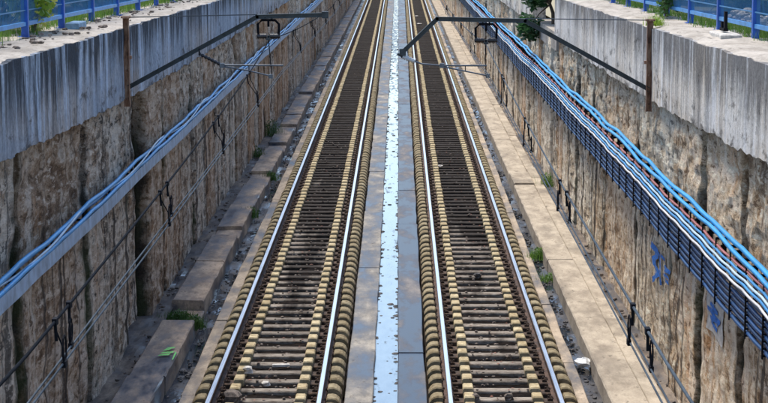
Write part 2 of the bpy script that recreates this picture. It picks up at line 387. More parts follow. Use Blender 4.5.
bays('track_slab', lambda y: -.022-.0004*(y-26), lambda y: xr(y)-1.06, 0.0, M['slab_c'], 6.5, 3)
bays('track_slab', lambda y: xr(y)+1.06, lambda y: 2.675+.0006*(y-26), 0.0, M['slab'], 5.5, 4)
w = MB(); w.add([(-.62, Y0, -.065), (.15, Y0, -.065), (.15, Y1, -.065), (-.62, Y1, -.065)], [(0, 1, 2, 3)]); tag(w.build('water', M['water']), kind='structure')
# side drains: shallow runs of silt with wet hollows
sheet('drain_floor', -3.45, -3.05, -.105, M['silt'], .05, .12, .045, y1=130)
sheet('drain_floor', -3.75, -3.05, -.105, M['silt'], .2, 3., .0, y0=130)
sheet('drain_floor', 2.62, 2.95, -.07, M['silt'], .05, .12, .04, y1=130)
sheet('drain_floor', 2.62, 3.0, -.07, M['silt'], .2, 3., .0, y0=130)
w = MB(); M['drainwater'] = m_simple('dark drain water', (.035, .045, .06), .06, 0, .2, 3, spec=.6); w.add([(-3.42, Y0, -.112), (-3.06, Y0, -.112), (-3.2, Y1, -.112), (-3.6, Y1, -.112)], [(0, 1, 2, 3)]); tag(w.build('water', M['drainwater']), kind='structure')
w = MB(); w.add([(2.64, Y0, -.078), (2.93, Y0, -.078), (2.95, Y1, -.078), (2.66, Y1, -.078)], [(0, 1, 2, 3)]); tag(w.build('water', M['drainwater']), kind='structure')
# left walkway: trough covers, some sunk or missing; right walkway
def bench(name, xa, xb, z, cuts, mat, seed, tilt, lows={}, z0=-.2, rough=.012):
    root = tag(empty(name), kind='structure'); rnd = random.Random(seed)
    for i in range(len(cuts)-1):
        a, b = cuts[i]+.012, cuts[i+1]-.012; dz = lows.get(i, rnd.uniform(-tilt, tilt)); m = MB(); ox = rnd.uniform(-.012, .012); sk = rnd.uniform(-.01, .01)
        ny = max(2, int((b-a)/.35)); nx = 5; e = .02
        prof = [(xa, z0), (xa, z+dz-e)] + [(xa+e+(xb-xa-2*e)*k/nx, z+dz) for k in range(nx+1)] + [(xb, z+dz-e), (xb, z0)]
        vs = []; fs = []; k = len(prof)
        for j in range(ny+1):
            yy = a+(b-a)*j/ny
            for q, (x, zz) in enumerate(prof):
                top = 1 if 1 <= q <= k-2 else 0; edge = 1 if q in (1, k-2) else .0
                drift = -.0012*(yy-26) if xa < 0 else .0004*(yy-26)
                vs.append((x+ox+drift+rough*1.4*edge*n1(yy*2.6, seed+q), yy, zz + top*(rough*.8*fb(x*3, yy*1.4, seed, 4)+sk*(x-xa)) - edge*rough*1.2*max(0, n1(yy*1.7, q+seed))))
        for j in range(ny):
            for q in range(k-1): fs.append((j*k+q, j*k+q+1, (j+1)*k+q+1, (j+1)*k+q))
        fs += [tuple(range(k))[::-1], tuple(ny*k+q for q in range(k))]
        m.add(vs, fs); m.build('walkway_slab', mat, root)
    return root
cl = [4, 8.5, 12.4, 16.2, 20.1, 24.0, 28.2, 32.4, 34.1, 38.2, 41.6, 42.7, 46.3, 50.1, 52.9, 55.2, 58.6, 60.2, 64.5, 66.1, 69.5, 73, 77, 79, 83, 88]
while cl[-1] < Y1: cl.append(cl[-1]+random.uniform(2.5, 5.5))
bench('walkway', -3.92, -3.37, .20, cl, M['bench_l'], 5, .02, {7: -.17, 10: -.06, 13: -.09, 16: -.10, 18: -.12, 22: -.08})
cr = [4, 14, 24.6, 38.5, 50.0, 52.3, 61, 72]
while cr[-1] < Y1: cr.append(cr[-1]+random.uniform(9, 13))
bench('walkway', 2.89, 3.40, .20, cr, M['bench_r'], 6, .006, {4: .05}, rough=.009)
bench('walkway_edge', 3.413, 3.68, .165, [c+1.7 for c in cr], M['bench_r'], 9, .012, {}, rough=.014)
sheet('ledge', -4.5, -3.90, .10, M['ledge'], .07, .12, .05, y1=110, xf1=lambda y: -3.90-.0012*(y-26))
sheet('ledge', -4.6, -3.95, .10, M['ledge'], .3, 3., .0, y0=110, xf1=lambda y: -3.90-.0012*(y-26))
sheet('ledge', 3.66, 4.1, .12, M['ledge'], .07, .12, .05, y1=110)
sheet('ledge', 3.66, 4.1, .12, M['ledge'], .2, 3., .0, y0=110)

# ------------------------------------------------------------------ retaining walls
POFF = []
def wall_panel(side, XW, y0, y1, back, mat, parent, off):
    POFF.append((side, y0, y1, off, back))
    step = .07 if y0 < 45 else (.12 if y0 < 75 else .3)
    ny = max(2, int((y1-y0)/step)); zb0 = -.15; vs = []; fs = []
    stz = .075 if y0 < 45 else (.12 if y0 < 75 else .25)
    nz = int(4.35/stz); k = nz+1
    for j in range(ny+1):
        y = y0+(y1-y0)*j/ny
        zt = zband(y)+.10
        e = min(y-y0, y1-y)
        eg = -.20*max(0, 1-e/.16)**1.5                          # open joint between panels
        for i in range(nz+1):
            z = zb0+(zt-zb0)*i/nz
            d = disp(side, y, z)+off+eg-.02
            vs.append((XW - side*d + side*back, y, z))
    for j in range(ny):
        for i in range(nz):
            q = (j*k+i, (j+1)*k+i, (j+1)*k+i+1, j*k+i+1)
            fs.append(q if side < 0 else q[::-1])
    m = MB(); m.add(vs, fs)
    # closed back
    B = XW+side*(back+.55); b = len(m.v)
    m.v += [(B, y0, zb0), (B, y1, zb0), (B, y1, zband(y1)+.10), (B, y0, zband(y0)+.10)]
    m.f += [[b, b+3, b+2, b+1], [b]+[i for i in range(nz+1)]+[b+3], [b+1, b+2]+[ny*k+i for i in range(nz, -1, -1)], [b]+[b+1]+[j*k for j in range(ny, -1, -1)], [b+3]+[j*k+nz for j in range(ny+1)]+[b+2]]
    m.m += [0]*5
    return m.build('wall_panel', mat, parent)
def joints(known, seed):
    r = random.Random(seed); L = [4.0, 8.2, 12.6, 17.2]+known
    while L[-1] < Y1: L.append(L[-1]+r.uniform(1.1, 2.3)*(1 if L[-1] < 110 else 2))
    return L
jl = joints([22.0, 26.9, 31.0, 33.2, 35.4, 38.6, 40.8, 43.3, 45.9, 47.6, 50.3, 51.6, 53.3, 55.4, 58.1, 59.3, 60.6, 62.9, 64.9, 67.5], 1)
jr = joints([20.3, 22.5, 25.4, 28.1, 32.6, 37.9, 40.2, 43.5, 46.2, 47.8, 49.2, 50.9, 52.0, 54.1, 55.1, 56.9, 58.0, 60.1, 61.4], 2)
def coping_and_band(side, XW, root, mb, segs, niche=None):
    r = random.Random(3+side)
    for si in range(len(segs)-1):
        y0, y1 = segs[si], segs[si+1]
        back = niche[2] if niche and niche[0] <= y0 < niche[1] else 0.
        step = .09 if y0 < 60 else .6; ny = int((y1-y0)/step); proud = .045+r.uniform(-.01, .01); nz = 8
        vs = []; fs = []; k = nz+3
        for j in range(ny+1):
            y = y0+.006+(y1-y0-.012)*j/ny
            zt = ztop(y)+.02*n1(y*1.3, side)+.006*n1(y*5, side+2); zb = zband(y)+.05*fb(y*.6, side*9, 1, 3)+.03*fb(y*3.5, side*3, 4, 5)
            for i in range(nz+1):
                z = zb+(zt-zb)*i/nz
                d = proud+.012*fb(y*1.4, z*1.1, side*5, 3)-(.008*max(0, n1(y*3, z)) if i == nz else 0)
                vs.append((XW-side*d+side*back, y, z))
            vs.append((XW+side*(back+.32), y, zt)); vs.append((XW+side*(back+.32), y, zb))
        for j in range(ny):
            for i in range(k):
                i2 = (i+1) % k; q = (j*k+i, (j+1)*k+i, (j+1)*k+i2, j*k+i2); fs.append(q if side < 0 else q[::-1])
        m = MB(); m.add(vs, fs); m.f += [list(range(k)), [ny*k+i for i in range(k-1, -1, -1)]]; m.m += [0, 0]
        m.build('upper_band', mb, root)
        # coping strip behind the band
        vs = []; fs = []; nx = 7
        for j in range(ny+1):
            y = y0+.004+(y1-y0-.008)*j/ny
            for i in range(nx+1):
                x = XW+side*(back-.03+(1.15-back)*i/nx)
                vs.append((x, y, ztop(y)+.028+.022*fb(x*3+9, y*1.6, side, 4)-(.035 if i == 0 else 0)+.02*n1(y*1.3, side)))
        for j in range(ny):
            for i in range(nx):
                q = (j*(nx+1)+i, j*(nx+1)+i+1, (j+1)*(nx+1)+i+1, (j+1)*(nx+1)+i); fs.append(q[::-1] if side < 0 else q)
        m = MB(); m.add(vs, fs); m.build('coping', M['coping'], root)
wl = tag(empty('retaining_wall', (XWL, Y0, 0)), 'dark brown rough concrete retaining wall with grey streaked top on the left', 'wall')
wr = tag(empty('retaining_wall', (XWR, Y0, 0)), 'pale tan rough concrete retaining wall under the big cable rack', 'wall')
wl_o, wr_o = Vector(wl.location), Vector(wr.location)
wl.location = (0, 0, 0); wr.location = (0, 0, 0)
rp = random.Random(4)
for i in range(len(jl)-1):
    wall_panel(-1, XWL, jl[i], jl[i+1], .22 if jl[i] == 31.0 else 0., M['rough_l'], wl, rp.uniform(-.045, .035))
for i in range(len(jr)-1):
    wall_panel(1, XWR, jr[i], jr[i+1], 0., M['rough_r'], wr, rp.uniform(-.045, .03))
sg = [4, 12.5, 21.4, 30.5, 39.5, 48, 57, 66, 80, 100, 130, 170, 236]
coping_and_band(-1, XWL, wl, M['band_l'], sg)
coping_and_band(1, XWR, wr, M['band_r'], [4, 12, 20.2, 30.2, 39.8, 49.3, 57.2, 66, 80, 100, 130, 170, 236], (49.3, 57.2, .75))
# ledge of the planted niche in the right wall
m = MB(); m.box(3.86, 4.75, 49.31, 57.19, 3.6, zband(52)+.12); m.build('niche_ledge', M['coping'], wr)

# verge land behind the fences
def verge(x0, x1, side):
    m = MB(); ys = list(range(-20, 61, 4))+[80, 120, 236, 600, 1500]; xs = [0, .5, 1.5, 4, 12, 40, 200, 900]; k = len(xs)
    for y in ys:
        for i, x in enumerate(xs): m.v.append((x0+side*x, y, ztop(y)-.015+(.05*fb(x, y*.5, side, 3) if i else 0)+(-.03 if i == 0 else 0)))
    for j in range(len(ys)-1):
        for i in range(k-1):
            q = [j*k+i, j*k+i+1, (j+1)*k+i+1, (j+1)*k+i]; m.f.append(q if side > 0 else q[::-1]); m.m.append(0)
    return tag(m.build('verge', M['soil']), kind='structure')
verge(XWL-.98, 0, -1); verge(XWR+.95, 0, 1)

# ------------------------------------------------------------------ railway tracks
PITCH, DEPTH = .584, .275
def sleeper_core():
    m = MB(); h = DEPTH/2
    m.cbox(-1.035, -.40+.03-.12+.02, -h, h, -.12, .085, .012)     # under left rail
    m.cbox(.47, 1.035, -h, h, -.12, .085, .012)
    m.cur = 1; m.cbox(-.47, .47, -h*.72, h*.72, -.16, .108, .016); m.cur = 0
    return m
def shoulder(outer):
    m = MB(); h = DEPTH/2
    if outer:   # rounded end cap, local x grows outwards
        prof = [(.085, .03), (.085, .150), (.10, .168), (.165, .172), (.215, .158), (.255, .125), (.280, .075), (.287, .0), (.287, -.10), (.085, -.10)]
    else:
        prof = [(0., .03), (0., .155), (.014, .170), (.130, .170), (.146, .152), (.150, .0)]
    n = len(prof); vs = []
    for y, s in ((-h*1.04, .0), (-h*1.04+.018, 1.), (h*1.04-.018, 1.), (h*1.04, .0)):
        for x, z in prof: vs.append((x, y, z-(0 if s else (.018 if z > .1 else 0))))
    fs = [tuple(range(n)), tuple(3*n+k for k in range(n-1, -1, -1))]
    for r in range(3):
        for k in range(n): fs.append((r*n+k, (r+1)*n+k, (r+1)*n+(k+1) % n, r*n+(k+1) % n))
    m.add(vs, fs); return m
def mirrored(m, sx, dx):
    o = MB(); o.v = [(sx*x+dx, y, z) for x, y, z in m.v]; o.f = [f if sx > 0 else f[::-1] for f in m.f]; o.m = list(m.m); return o
def fasten():
    m = MB()
    for rx in (-.75, .75):
        for s in (-1, 1):
            x = rx+s*.10
            m.box(min(x-.035, x+.035), max(x-.035, x+.035), -.055, .055, .084, .112)
            m.tube([(x+s*.02, 0, .1), (x+s*.02, 0, .15)], .017, 6)
            m.tube([(x+s*.03, -.05, .115), (x-s*.03, -.04, .135), (x-s*.04, .0, .13), (x-s*.03, .04, .135), (x+s*.03, .05, .115)], .011, 4)
    return m
core = sleeper_core()
me_core = core.mesh('sleeper', [M['seat'], M['sleeper']])
so_, si_ = shoulder(True), shoulder(False)
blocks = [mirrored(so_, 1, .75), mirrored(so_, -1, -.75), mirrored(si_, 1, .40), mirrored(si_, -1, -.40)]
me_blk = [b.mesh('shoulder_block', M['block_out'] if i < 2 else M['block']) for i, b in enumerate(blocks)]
me_fast = fasten().mesh('rail_clips', M['clip'])
far = MB(); far.add(core.v, core.f); far.m = list(core.m)
for i_, b in enumerate(blocks): far.cur = 4 if i_ < 2 else 2; far.add(b.v, b.f)
far.cur = 3; ff = fasten(); far.add(ff.v, ff.f)
me_far = far.mesh('sleeper', [M['seat'], M['sleeper'], M['block'], M['clip'], M['block_out']])
RP = [(-.066, .100), (-.066, .108), (-.012, .122), (-.009, .205), (-.034, .220), (-.036, .248), (-.030, .257), (.030, .257), (.036, .248), (.034, .220), (.009, .205), (.012, .122), (.066, .108), (.066, .100)]
def track(xf, label, ph):
    root = tag(empty('railway_track', (xf(26.3), 26.3, 0)), label, 'railway track'); r = random.Random(int(ph*100))
    o = Vector(root.location)
    for s in (-1, 1):
        m = MB(); n = len(RP); ys = (Y0, Y1)
        m.add([(xf(y)+s*.75+x-o.x, y-o.y, z) for y in ys for x, z in RP], [tuple(range(n)), tuple(range(2*n-1, n-1, -1))]+[(i, i+n, (i+1) % n+n, (i+1) % n) for i in range(n)])
        rail = m.build('rail', M['rust'], root)
        m = MB(); m.add([(xf(y)+s*.75+x-o.x, y-o.y, z) for y in ys for x, z in ((-.031, .2565), (-.027, .2605), (.027, .2605), (.031, .2565))], [(0, 1, 5, 4), (1, 2, 6, 5), (2, 3, 7, 6), (0, 4, 7, 3)])
        m.build('running_surface', M['railtop'], rail)
    y = 6.0+ph; nn = 0
    while y < 196:
        near = 25 < y < 62; yy = y+r.uniform(-.018, .018)
        sl_ = link('sleeper', me_core if near else me_far, root, (xf(y)-o.x+r.uniform(-.01, .01), yy-o.y, r.uniform(-.006, .004))); sl_.rotation_euler.z = r.uniform(-.008, .008)
        if near:
            for b in me_blk: link('shoulder_block', b, sl_)
            tag(link('rail_clips', me_fast, sl_), kind='stuff')
        y += PITCH
    return root
# 25 m is just inside the lower edge of the view; nearer sleepers are plain copies
track(xl, 'left railway track with polished rails and cream ended sleepers', .10)
track(xr, 'right railway track with polished rails and dark oily sleepers', .17)

# loose ballast and litter on the bed between the sleepers
for xf, sd in ((xl, 1), (xr, 2)):
    m = MB(); r = random.Random(sd)
    for i in range(2600):
        y = 24+85*r.random()**1.7; x = xf(y)+r.uniform(-.98, .98)
        q = r.choice((.018, .022, .03)); ph = ((y-6-(.10 if sd == 1 else .17)) / PITCH) % 1
        onsl = ph < .24 or ph > .76
        if onsl and (abs(x-xf(y)) > .4 or r.random() < .7): continue
        m.rock((x, y, (.112 if onsl else (.06 if abs(x-xf(y)) < .4 else -.095))+q*.3), q, .7, i)
    tag(m.build('ballast_stones', M['stone']), 'small loose stones between the sleepers of the %s track' % ('left' if sd == 1 else 'right'), 'gravel', kind='stuff')
m = MB(); r = random.Random(8)
for i in range(420):
    xf = r.choice((xl, xr)); y = 25.5+34*r.random()**1.8; x = xf(y)+r.uniform(-.38, .38); a = r.uniform(0, 6.3); q = r.uniform(.018, .04)
    ph = ((y-6-(.10 if xf is xl else .17)) / PITCH) % 1
    z = .118 if (ph < .22 or ph > .78) else .0
    if z == 0: continue
    c, s = cos(a)*q, sin(a)*q
    m.add([(x-c, y-s, z), (x+s*.5, y-c*.5, z+r.uniform(0, .015)), (x+c, y+s, z+.004), (x-s*.5, y+c*.5, z+r.uniform(0, .02))], [(0, 1, 2, 3)])
tag(m.build('fallen_leaves', M['leaf_red']), 'dry reddish leaves scattered over the sleepers', 'leaves', kind='stuff')
m = MB(); r = random.Random(12)
for i in range(900):
    side = r.random() < .5; y = 25+70*r.random()**1.6
    x = r.uniform(-3.34, -3.10) if side else r.uniform(2.69, 2.87); q = r.choice((.015, .02, .028, .04))
    m.rock((x - (.0012*(y-26) if side else 0), y, (-.10 if side else -.065)+q*.25), q, .65, i)
tag(m.build('drain_gravel', M['stone_dark']), 'dark gravel and silt lying in the side drains', 'gravel', kind='stuff')
m = MB()
for i in range(260):
    y = 24+60*r.random()**1.5; sd = r.random() < .5
    x = r.uniform(-4.15, -3.93) if sd else r.uniform(3.68, 3.85); q = r.choice((.02, .03, .045))
    m.rock((x, y, .12+q*.3), q, .6, i)
tag(m.build('ledge_rubble', M['stone']), 'brown rubble along the feet of both walls', 'rubble', kind='stuff')
# mud clumps and weeds in the water channel
m = MB()
for i in range(420):
    y = 25+100*r.random()**1.5; e = r.random(); x = -.385+abs(r.gauss(0, .03)) if e < .42 else (-.012-abs(r.gauss(0, .025)) if e < .84 else r.uniform(-.33, -.06)); q = r.choice((.015, .02, .03, .03, .045, .06))
    m.rock((x-.0006*(y-26), y, -.067), q, .45, i+900)
tag(m.build('channel_mud', M['stone_dark']), 'dark mud clumps in the central water channel', 'mud', kind='stuff')

# single stones and litter one can pick out
def stone(label, p, rad, mat, sq=.7, seed=0, name='stone', cat='stone'):
    m = MB(); m.rock((0, 0, rad*sq*.55), rad, sq, seed); o = m.build(name, mat); o.location = p; return tag(o, label, cat)
stone('big brown stone beside the left rail at the bottom of the left track', (-2.33, 27.05, .083), .16, M['stone'], .75, 3)
stone('pale square stone on the left row of sleeper shoulders of the left track', (-2.20, 28.55, .165), .085, M['stone_pale'], .8, 5)
stone('small white stone on a sleeper below the bleached plank', (-1.90, 28.0, .105), .07, M['stone_pale'], .6, 6)
stone('dark stone lying on the middle of the right track', (1.47, 36.95, .105), .085, M['stone_dark'], .8, 7)
stone('brown stone near the bottom of the right track, right of centre', (1.52, 27.15, .105), .08, M['stone'], .8, 8)
stone('pinkish stone at the bottom of the right track, left of centre', (1.06, 27.15, .105), .075, M['stone'], .8, 9)
stone('small brown stone two metres up the right track', (1.66, 29.8, .105), .07, M['stone'], .8, 10)
stone('white scrap on the left side of the right track far up', (1.12, 54.7, .105), .085, M['stone_pale'], .4, 11, 'litter_scrap', 'litter')
stone('white scrap near the far end of the right track', (1.30, 150, .12), .16, M['stone_pale'], .5, 12, 'litter_scrap', 'litter')
stone('pale scrap in front of the farthest white scrap on the right track', (1.40, 138, .12), .20, M['stone_pale'], .3, 13, 'litter_scrap', 'litter')
m = MB(); m.cbox(-.13, .13, -.035, .035, 0, .035, .006); o = m.build('plank', M['plank']); o.location = (-1.76, 29.22, .113); o.rotation_euler.z = .10
tag(o, 'short bleached plank lying on a sleeper of the left track', 'plank')
# crumpled white bag in the right drain
m = MB(); nu, nv = 14, 9; vs = []; fs = []
for j in range(nv):
    t = pi*j/(nv-1)
    for i in range(nu):
        a = 2*pi*i/nu; q = 1+.45*fb(cos(a)*1.6, sin(a)*1.6, t*1.3, 4)
        vs.append((.12*sin(t)*cos(a)*q, .19*sin(t)*sin(a)*q, .062-.062*cos(t)*q*1.05+.012))
for j in range(nv-1):
    for i in range(nu): fs.append((j*nu+i, j*nu+(i+1) % nu, (j+1)*nu+(i+1) % nu, (j+1)*nu+i))
m.add(vs, fs); o = m.build('plastic_bag', M['bag']); o.location = (2.79, 29.75, -.01); tag(o, 'crumpled white plastic bag in the right drain', 'bag')

# ------------------------------------------------------------------ overhead line
YS = 30.3
def supp(side):
    L = side < 0
    root = tag(empty('cantilever_support', ((XWL if L else XWR), YS, 3.9)), 'dark bent steel cantilever arm on rusty post, reaching over the %s track' % ('left' if L else 'right'), 'cantilever')
    o = Vector(root.location)
    def B(name, m, mat, parent=root, smooth=False):
        m.v = [(x-o.x, y-o.y, z-o.z) for x, y, z in m.v]; return m.build(name, mat, parent, smooth)
    px = -4.13 if L else 3.78; t = -1 if L else 1
    m = MB(); zt, zb = (5.27, 3.90) if L else (5.23, 3.83)
    m.box(px-.045, px+.045, YS-.012, YS+.0, zb, zt); m.box(px-.045, px-.033, YS-.07, YS-.012, zb, zt); m.box(px+.033, px+.045, YS-.07, YS-.012, zb, zt)
    m.box(px-.075, px+.075, YS-.02, YS+.03, zb+.72, zb+.77); post = B('post', m, M['rustpost'])
    m = MB()
    for z in (zb+.12, zb+.55, zt-.35): m.tube([(px, YS-.012, z), (px, YS-.045, z)], .02, 6)
    m.box(px-.07, px+.07, YS-.10, YS+.005, zt-.03, zt); tag(B('bolts', m, M['rustpost'], post), kind='stuff')
    path = [(-4.10, 4.20), (-2.15, 5.26), (-1.12, 5.29)] if L else [(3.77, 4.17), (1.90, 5.20), (.57, 5.23), (.05, 4.73)]
    m = MB()
    for (x0, z0), (x1, z1) in zip(path, path[1:]):
        d = Vector((x1-x0, 0, z1-z0)).normalized()*.02
        a, b = Vector((x0, YS, z0))-d, Vector((x1, YS, z1))+d
        nrm = Vector((-d.z, 0, d.x)).normalized(); nrm = nrm if nrm.z > 0 else -nrm
        m.bar(a+nrm*.028, b+nrm*.028, .062, .010); m.bar(a-nrm*.028, b-nrm*.028, .062, .010); m.bar(a, b, .010, .047)
    m.box(path[-1][0]-.05, path[-1][0]+.05, YS-.05, YS+.05, path[-1][1]-.05, path[-1][1]+.05); B('arm', m, M['steel_dark'])
    m = MB(); x1, z1 = path[1]; m.tube([(px, YS, zt-.02), (x1, YS, z1+.035)], .008, 5); B('stay_wire', m, M['wire'])
    # messenger insulator trapeze
    cx = -1.98 if L else 1.31; zt2 = 5.21 if L else 5.15; m = MB()
    m.tube([(cx-.155, YS, zt2-.24), (cx-.16, YS, zt2-.06), (cx-.10, YS, zt2), (cx+.10, YS, zt2), (cx+.16, YS, zt2-.06), (cx+.155, YS, zt2-.24)], .021, 6)
    m.tube([(cx, YS, zt2), (cx, YS, zt2-.10)], .02, 6); m.tube([(cx-.05, YS, zt2), (cx-.05, YS, zt2+.04)], .012, 5); m.tube([(cx+.05, YS, zt2), (cx+.05, YS, zt2+.04)], .012, 5)
    tr = B('insulator_hanger', m, M['black'])
    for s in (-1, 1):
        m = MB(); pts = []; rr = []
        for k in range(13):
            pts.append((cx+s*(.025+.15*k/12), YS, zt2-.245)); rr.append(.026 if k % 2 else .052)
        m.tube(pts, rr, 10); B('insulator', m, M['ins'], tr, True)
    m = MB(); m.tube([(cx, YS, zt2-.23), (cx, YS, zt2-.29)], .022, 6); m.box(cx-.035, cx+.035, YS-.06, YS+.06, zt2-.30, zt2-.27); B('messenger_clamp', m, M['steel_dark'], tr)
    # registration arms
    if L:
        m = MB(); pts = [(-3.03, YS, 4.70), (-2.69, YS, 4.53)]; P = [(Vector(pts[0]).lerp(Vector(pts[1]), k/14)) for k in range(15)]
        m.tube(P, [.016 if k % 2 else .032 for k in range(15)], 8); m.tube([(-3.03, YS, 4.78), (-3.03, YS, 4.68)], .015, 6); B('registration_insulator', m, M['ins'], None or root, True)
        m = MB(); m.tube([(-2.70, YS, 4.53), (-1.76, YS, 4.525)], .013, 8); m.box(-2.72, -2.65, YS-.03, YS+.03, 4.49, 4.56); a1 = B('registration_tube', m, M['galv'])
        m = MB(); m.tube([(-2.68, YS, 4.51), (-2.3, YS, 4.45), (-1.93, YS, 4.36)], .011, 8); m.box(-1.98, -1.92, YS-.03, YS+.03, 4.33, 4.39); B('steady_arm', m, M['galv'])
        for q0, q1 in (((-1.98, YS, 4.93), (-1.95, YS, 4.54)), ((-2.28, YS, 4.535), (-2.28, YS, 4.45)), ((-1.94, YS, 4.535), (-1.94, YS, 4.38))):
            m = MB(); m.tube([q0, q1], .007, 5); B('hanger_rod', m, M['wire_dark'])
    else:
        P = [Vector((.05, YS, 4.66)).lerp(Vector((.24, YS, 4.59)), k/10) for k in range(11)]
        m = MB(); m.tube(P, [.022 if k % 2 else .045 for k in range(11)], 8); B('registration_insulator', m, M['ins_white'], root, True)
        m = MB(); m.tube([(.04, YS, 4.72), (.04, YS, 4.64)], .018, 6); m.tube([(-.03, YS, 4.70), (.10, YS, 4.64)], .02, 6); B('pivot', m, M['steel_dark'])
        m = MB(); m.tube([(.23, YS, 4.59), (.34, YS, 4.55), (.64, YS, 4.525), (1.32, YS, 4.525)], .013, 8); m.box(.61, .68, YS-.03, YS+.03, 4.49, 4.56); B('registration_tube', m, M['galv'])
        m = MB(); m.tube([(.64, YS, 4.51), (1.0, YS, 4.44), (1.34, YS, 4.37)], .011, 8); m.box(1.31, 1.37, YS-.03, YS+.03, 4.34, 4.40); B('steady_arm', m, M['galv'])
        for q0, q1 in (((1.31, YS, 4.88), (1.30, YS, 4.53)), ((1.0, YS, 4.535), (1.0, YS, 4.44))):
            m = MB(); m.tube([q0, q1], .007, 5); B('hanger_rod', m, M['wire_dark'])
    return root
supp(-1); supp(1)
SP = 42.6
def cx_(L, y):
    t = (y-YS)/SP; tt = abs((t+.5) % 1-.5)*2     # 0 at support, 1 mid span
    return (-1.79+.10*min(1, tt)) if L else (1.33-.10*min(1, tt))
def mz(L, y):
    yy = (y-YS+SP/2) % SP-SP/2; tt = min(1, abs(yy)/(SP/2)); return (4.915 if L else 4.85)-(.29 if L else .26)*(1-(1-tt)**2)
def mx_(L, y):
    yy = (y-YS+SP/2) % SP-SP/2; tt = min(1, abs(yy)/(SP/2)); return (-1.98+.27*tt**.7) if L else (1.31-.08*tt)
def cz(L, y): return 4.41 if L else 4.40
ORD = 'first second third fourth fifth sixth seventh eighth ninth tenth eleventh twelfth thirteenth fourteenth fifteenth sixteenth seventeenth eighteenth'.split()
ys_ = [-6+.5*i for i in range(0, 160)]+[75+2*i for i in range(0, 78)]
for L in (True, False):
    nm = 'left' if L else 'right'
    m = MB(); m.tube([(mx_(L, y), y, mz(L, y)) for y in ys_], .0085, 6)
    tag(m.build('messenger_wire', M['wire_dark'] if L else M['wire'], None, True), 'sagging dark messenger wire hung above the %s track' % nm, 'wire')
    for s in (-1, 1):
        m = MB(); m.tube([(cx_(L, y)+s*.015, y, cz(L, y)+.003*sin(y*.7+s)) for y in ys_], .0058, 6)
        tag(m.build('contact_wire', M['wire'], None, True), '%s wire of the grey contact wire pair over the %s track' % ('left' if s < 0 else 'right', nm), 'wire')
    yd = [9.8, 10.25, 14.6, 15.1, 19.4, 20.0, 24.6, 25.1, 35.5, 36.0, 41, 41.5, 46.5, 47.0, 52, 52.5, 57.5, 58] if L else [9.75, 10.4, 14.85, 15.5, 19.6, 20.2, 24.7, 25.2, 35.4, 36.0, 41, 41.5, 46.5, 47.0, 52, 52.5]
    for i, y in enumerate(yd):
        s = -1 if i % 2 else 1; root = empty('dropper', (mx_(L, y), y, mz(L, y)))
        tag(root, '%s black dropper from the camera, between the wires over the %s track' % (ORD[i], nm), 'dropper', 'droppers over the %s track' % nm)
        dx = cx_(L, y)+s*.02-mx_(L, y); dz = cz(L, y)-mz(L, y)
        m = MB(); m.tube([(0, 0, 0), (dx*.1, .01, dz*.25), (dx*.85, 0, dz*.62), (dx, 0, dz)], .0045, 5); m.build('dropper_wire', M['black'], root)
        m = MB(); q = [(dx+.0, .045*sin(2*pi*k/10)*1.2, dz+.075+.07*cos(2*pi*k/10)) for k in range(11)]; m.tube(q, .005, 5); m.build('loop', M['black'], root)
        m = MB(); m.bar((0, -.03, 0), (0, .03, 0), .024, .035); m.bar((0, 0, -.01), (dx*.1, .0, -.10), .014, .014); m.build('clamp', M['black'], root)
        m = MB(); m.bar((dx, -.03, dz), (dx, .03, dz), .02, .03); m.build('clamp', M['black'], root)

# ------------------------------------------------------------------ cables on the walls
ycab = [4+.25*i for i in range(0, 260)]+[69+1.2*i for i in range(0, 139)]
def cable(name, label, pts, r, mat, n=8, cat='cable', group=None):
    m = MB(); m.tube(pts, r, n); return tag(m.build(name, mat, None, True), label, cat, group)
def wob(y, s, a): return a*n1(y*.21, s)+a*.4*n1(y*.83, s+4)
def sag(y, per, a, ph=0): t = ((y-ph)/per) % 1; return -a*4*t*(1-t)
# right wall: rack of brackets every metre
rack = tag(empty('cable_rack', (XWR, 20.5, 2.2)), 'row of black cable brackets fixed along the right wall', 'cable rack')
ro = Vector(rack.location)
m = MB(); xb = XWR-.02-ro.x
m.box(-.12, -.075, -.02, .02, .05, .86)
m.box(-.20, -.03, -.018, .018, .835, .86); m.box(-.19, -.12, -.016, .016, .545, .575)
for k in range(6): m.box(-.20, -.12, -.014, .014, .115+.074*k-.012, .115+.074*k+.004)
m.box(-.205, -.19, -.016, .016, .08, .85); m.box(-.14, .10, -.02, .02, .15, .18); m.box(-.14, .10, -.02, .02, .74, .77)

me_br = m.mesh('bracket', M['black'])
yb = 6.5
while yb < 130:
    link('bracket', me_br, rack, (0, yb-20.5, .02*n1(yb*.6, 4))); yb += 1.02
Rx = XWR-.155
for k in range(6):
    z = 2.315+.074*k
    cable('navy_cable', 'navy cable in the lower tier of the right wall rack, %s from the top' % ('topmost', 'second', 'third', 'fourth', 'fifth', 'lowest')[5-k],
          [(Rx-.005+wob(y, 30+k, .008), y, z+.022+wob(y, 50, .03)+wob(y, k, .014)+sag(y, 1.02, .012, 6.5)) for y in ycab], .025, M['c_navy'] if k % 2 else M['c_navy2'], 8, 'cable', 'navy cables of the right wall rack')
up = [('white_cable', 'thin white cable along the lower edge of the upper tier on the right wall', 2.795, .0155, 'c_white'),
      ('blue_cable', 'bright blue cable just above the white cable on the right wall', 2.842, .017, 'c_mid'),
      ('pale_blue_cable', 'pale blue cable in the middle of the upper tier on the right wall', 2.888, .016, 'c_pale'),
      ('blue_cable', 'bright blue cable just below the red cable on the right wall', 2.934, .017, 'c_mid'),
      ('red_cable', 'faded red cable under the two thick sky blue cables on the right wall', 2.982, .0165, 'c_red')]
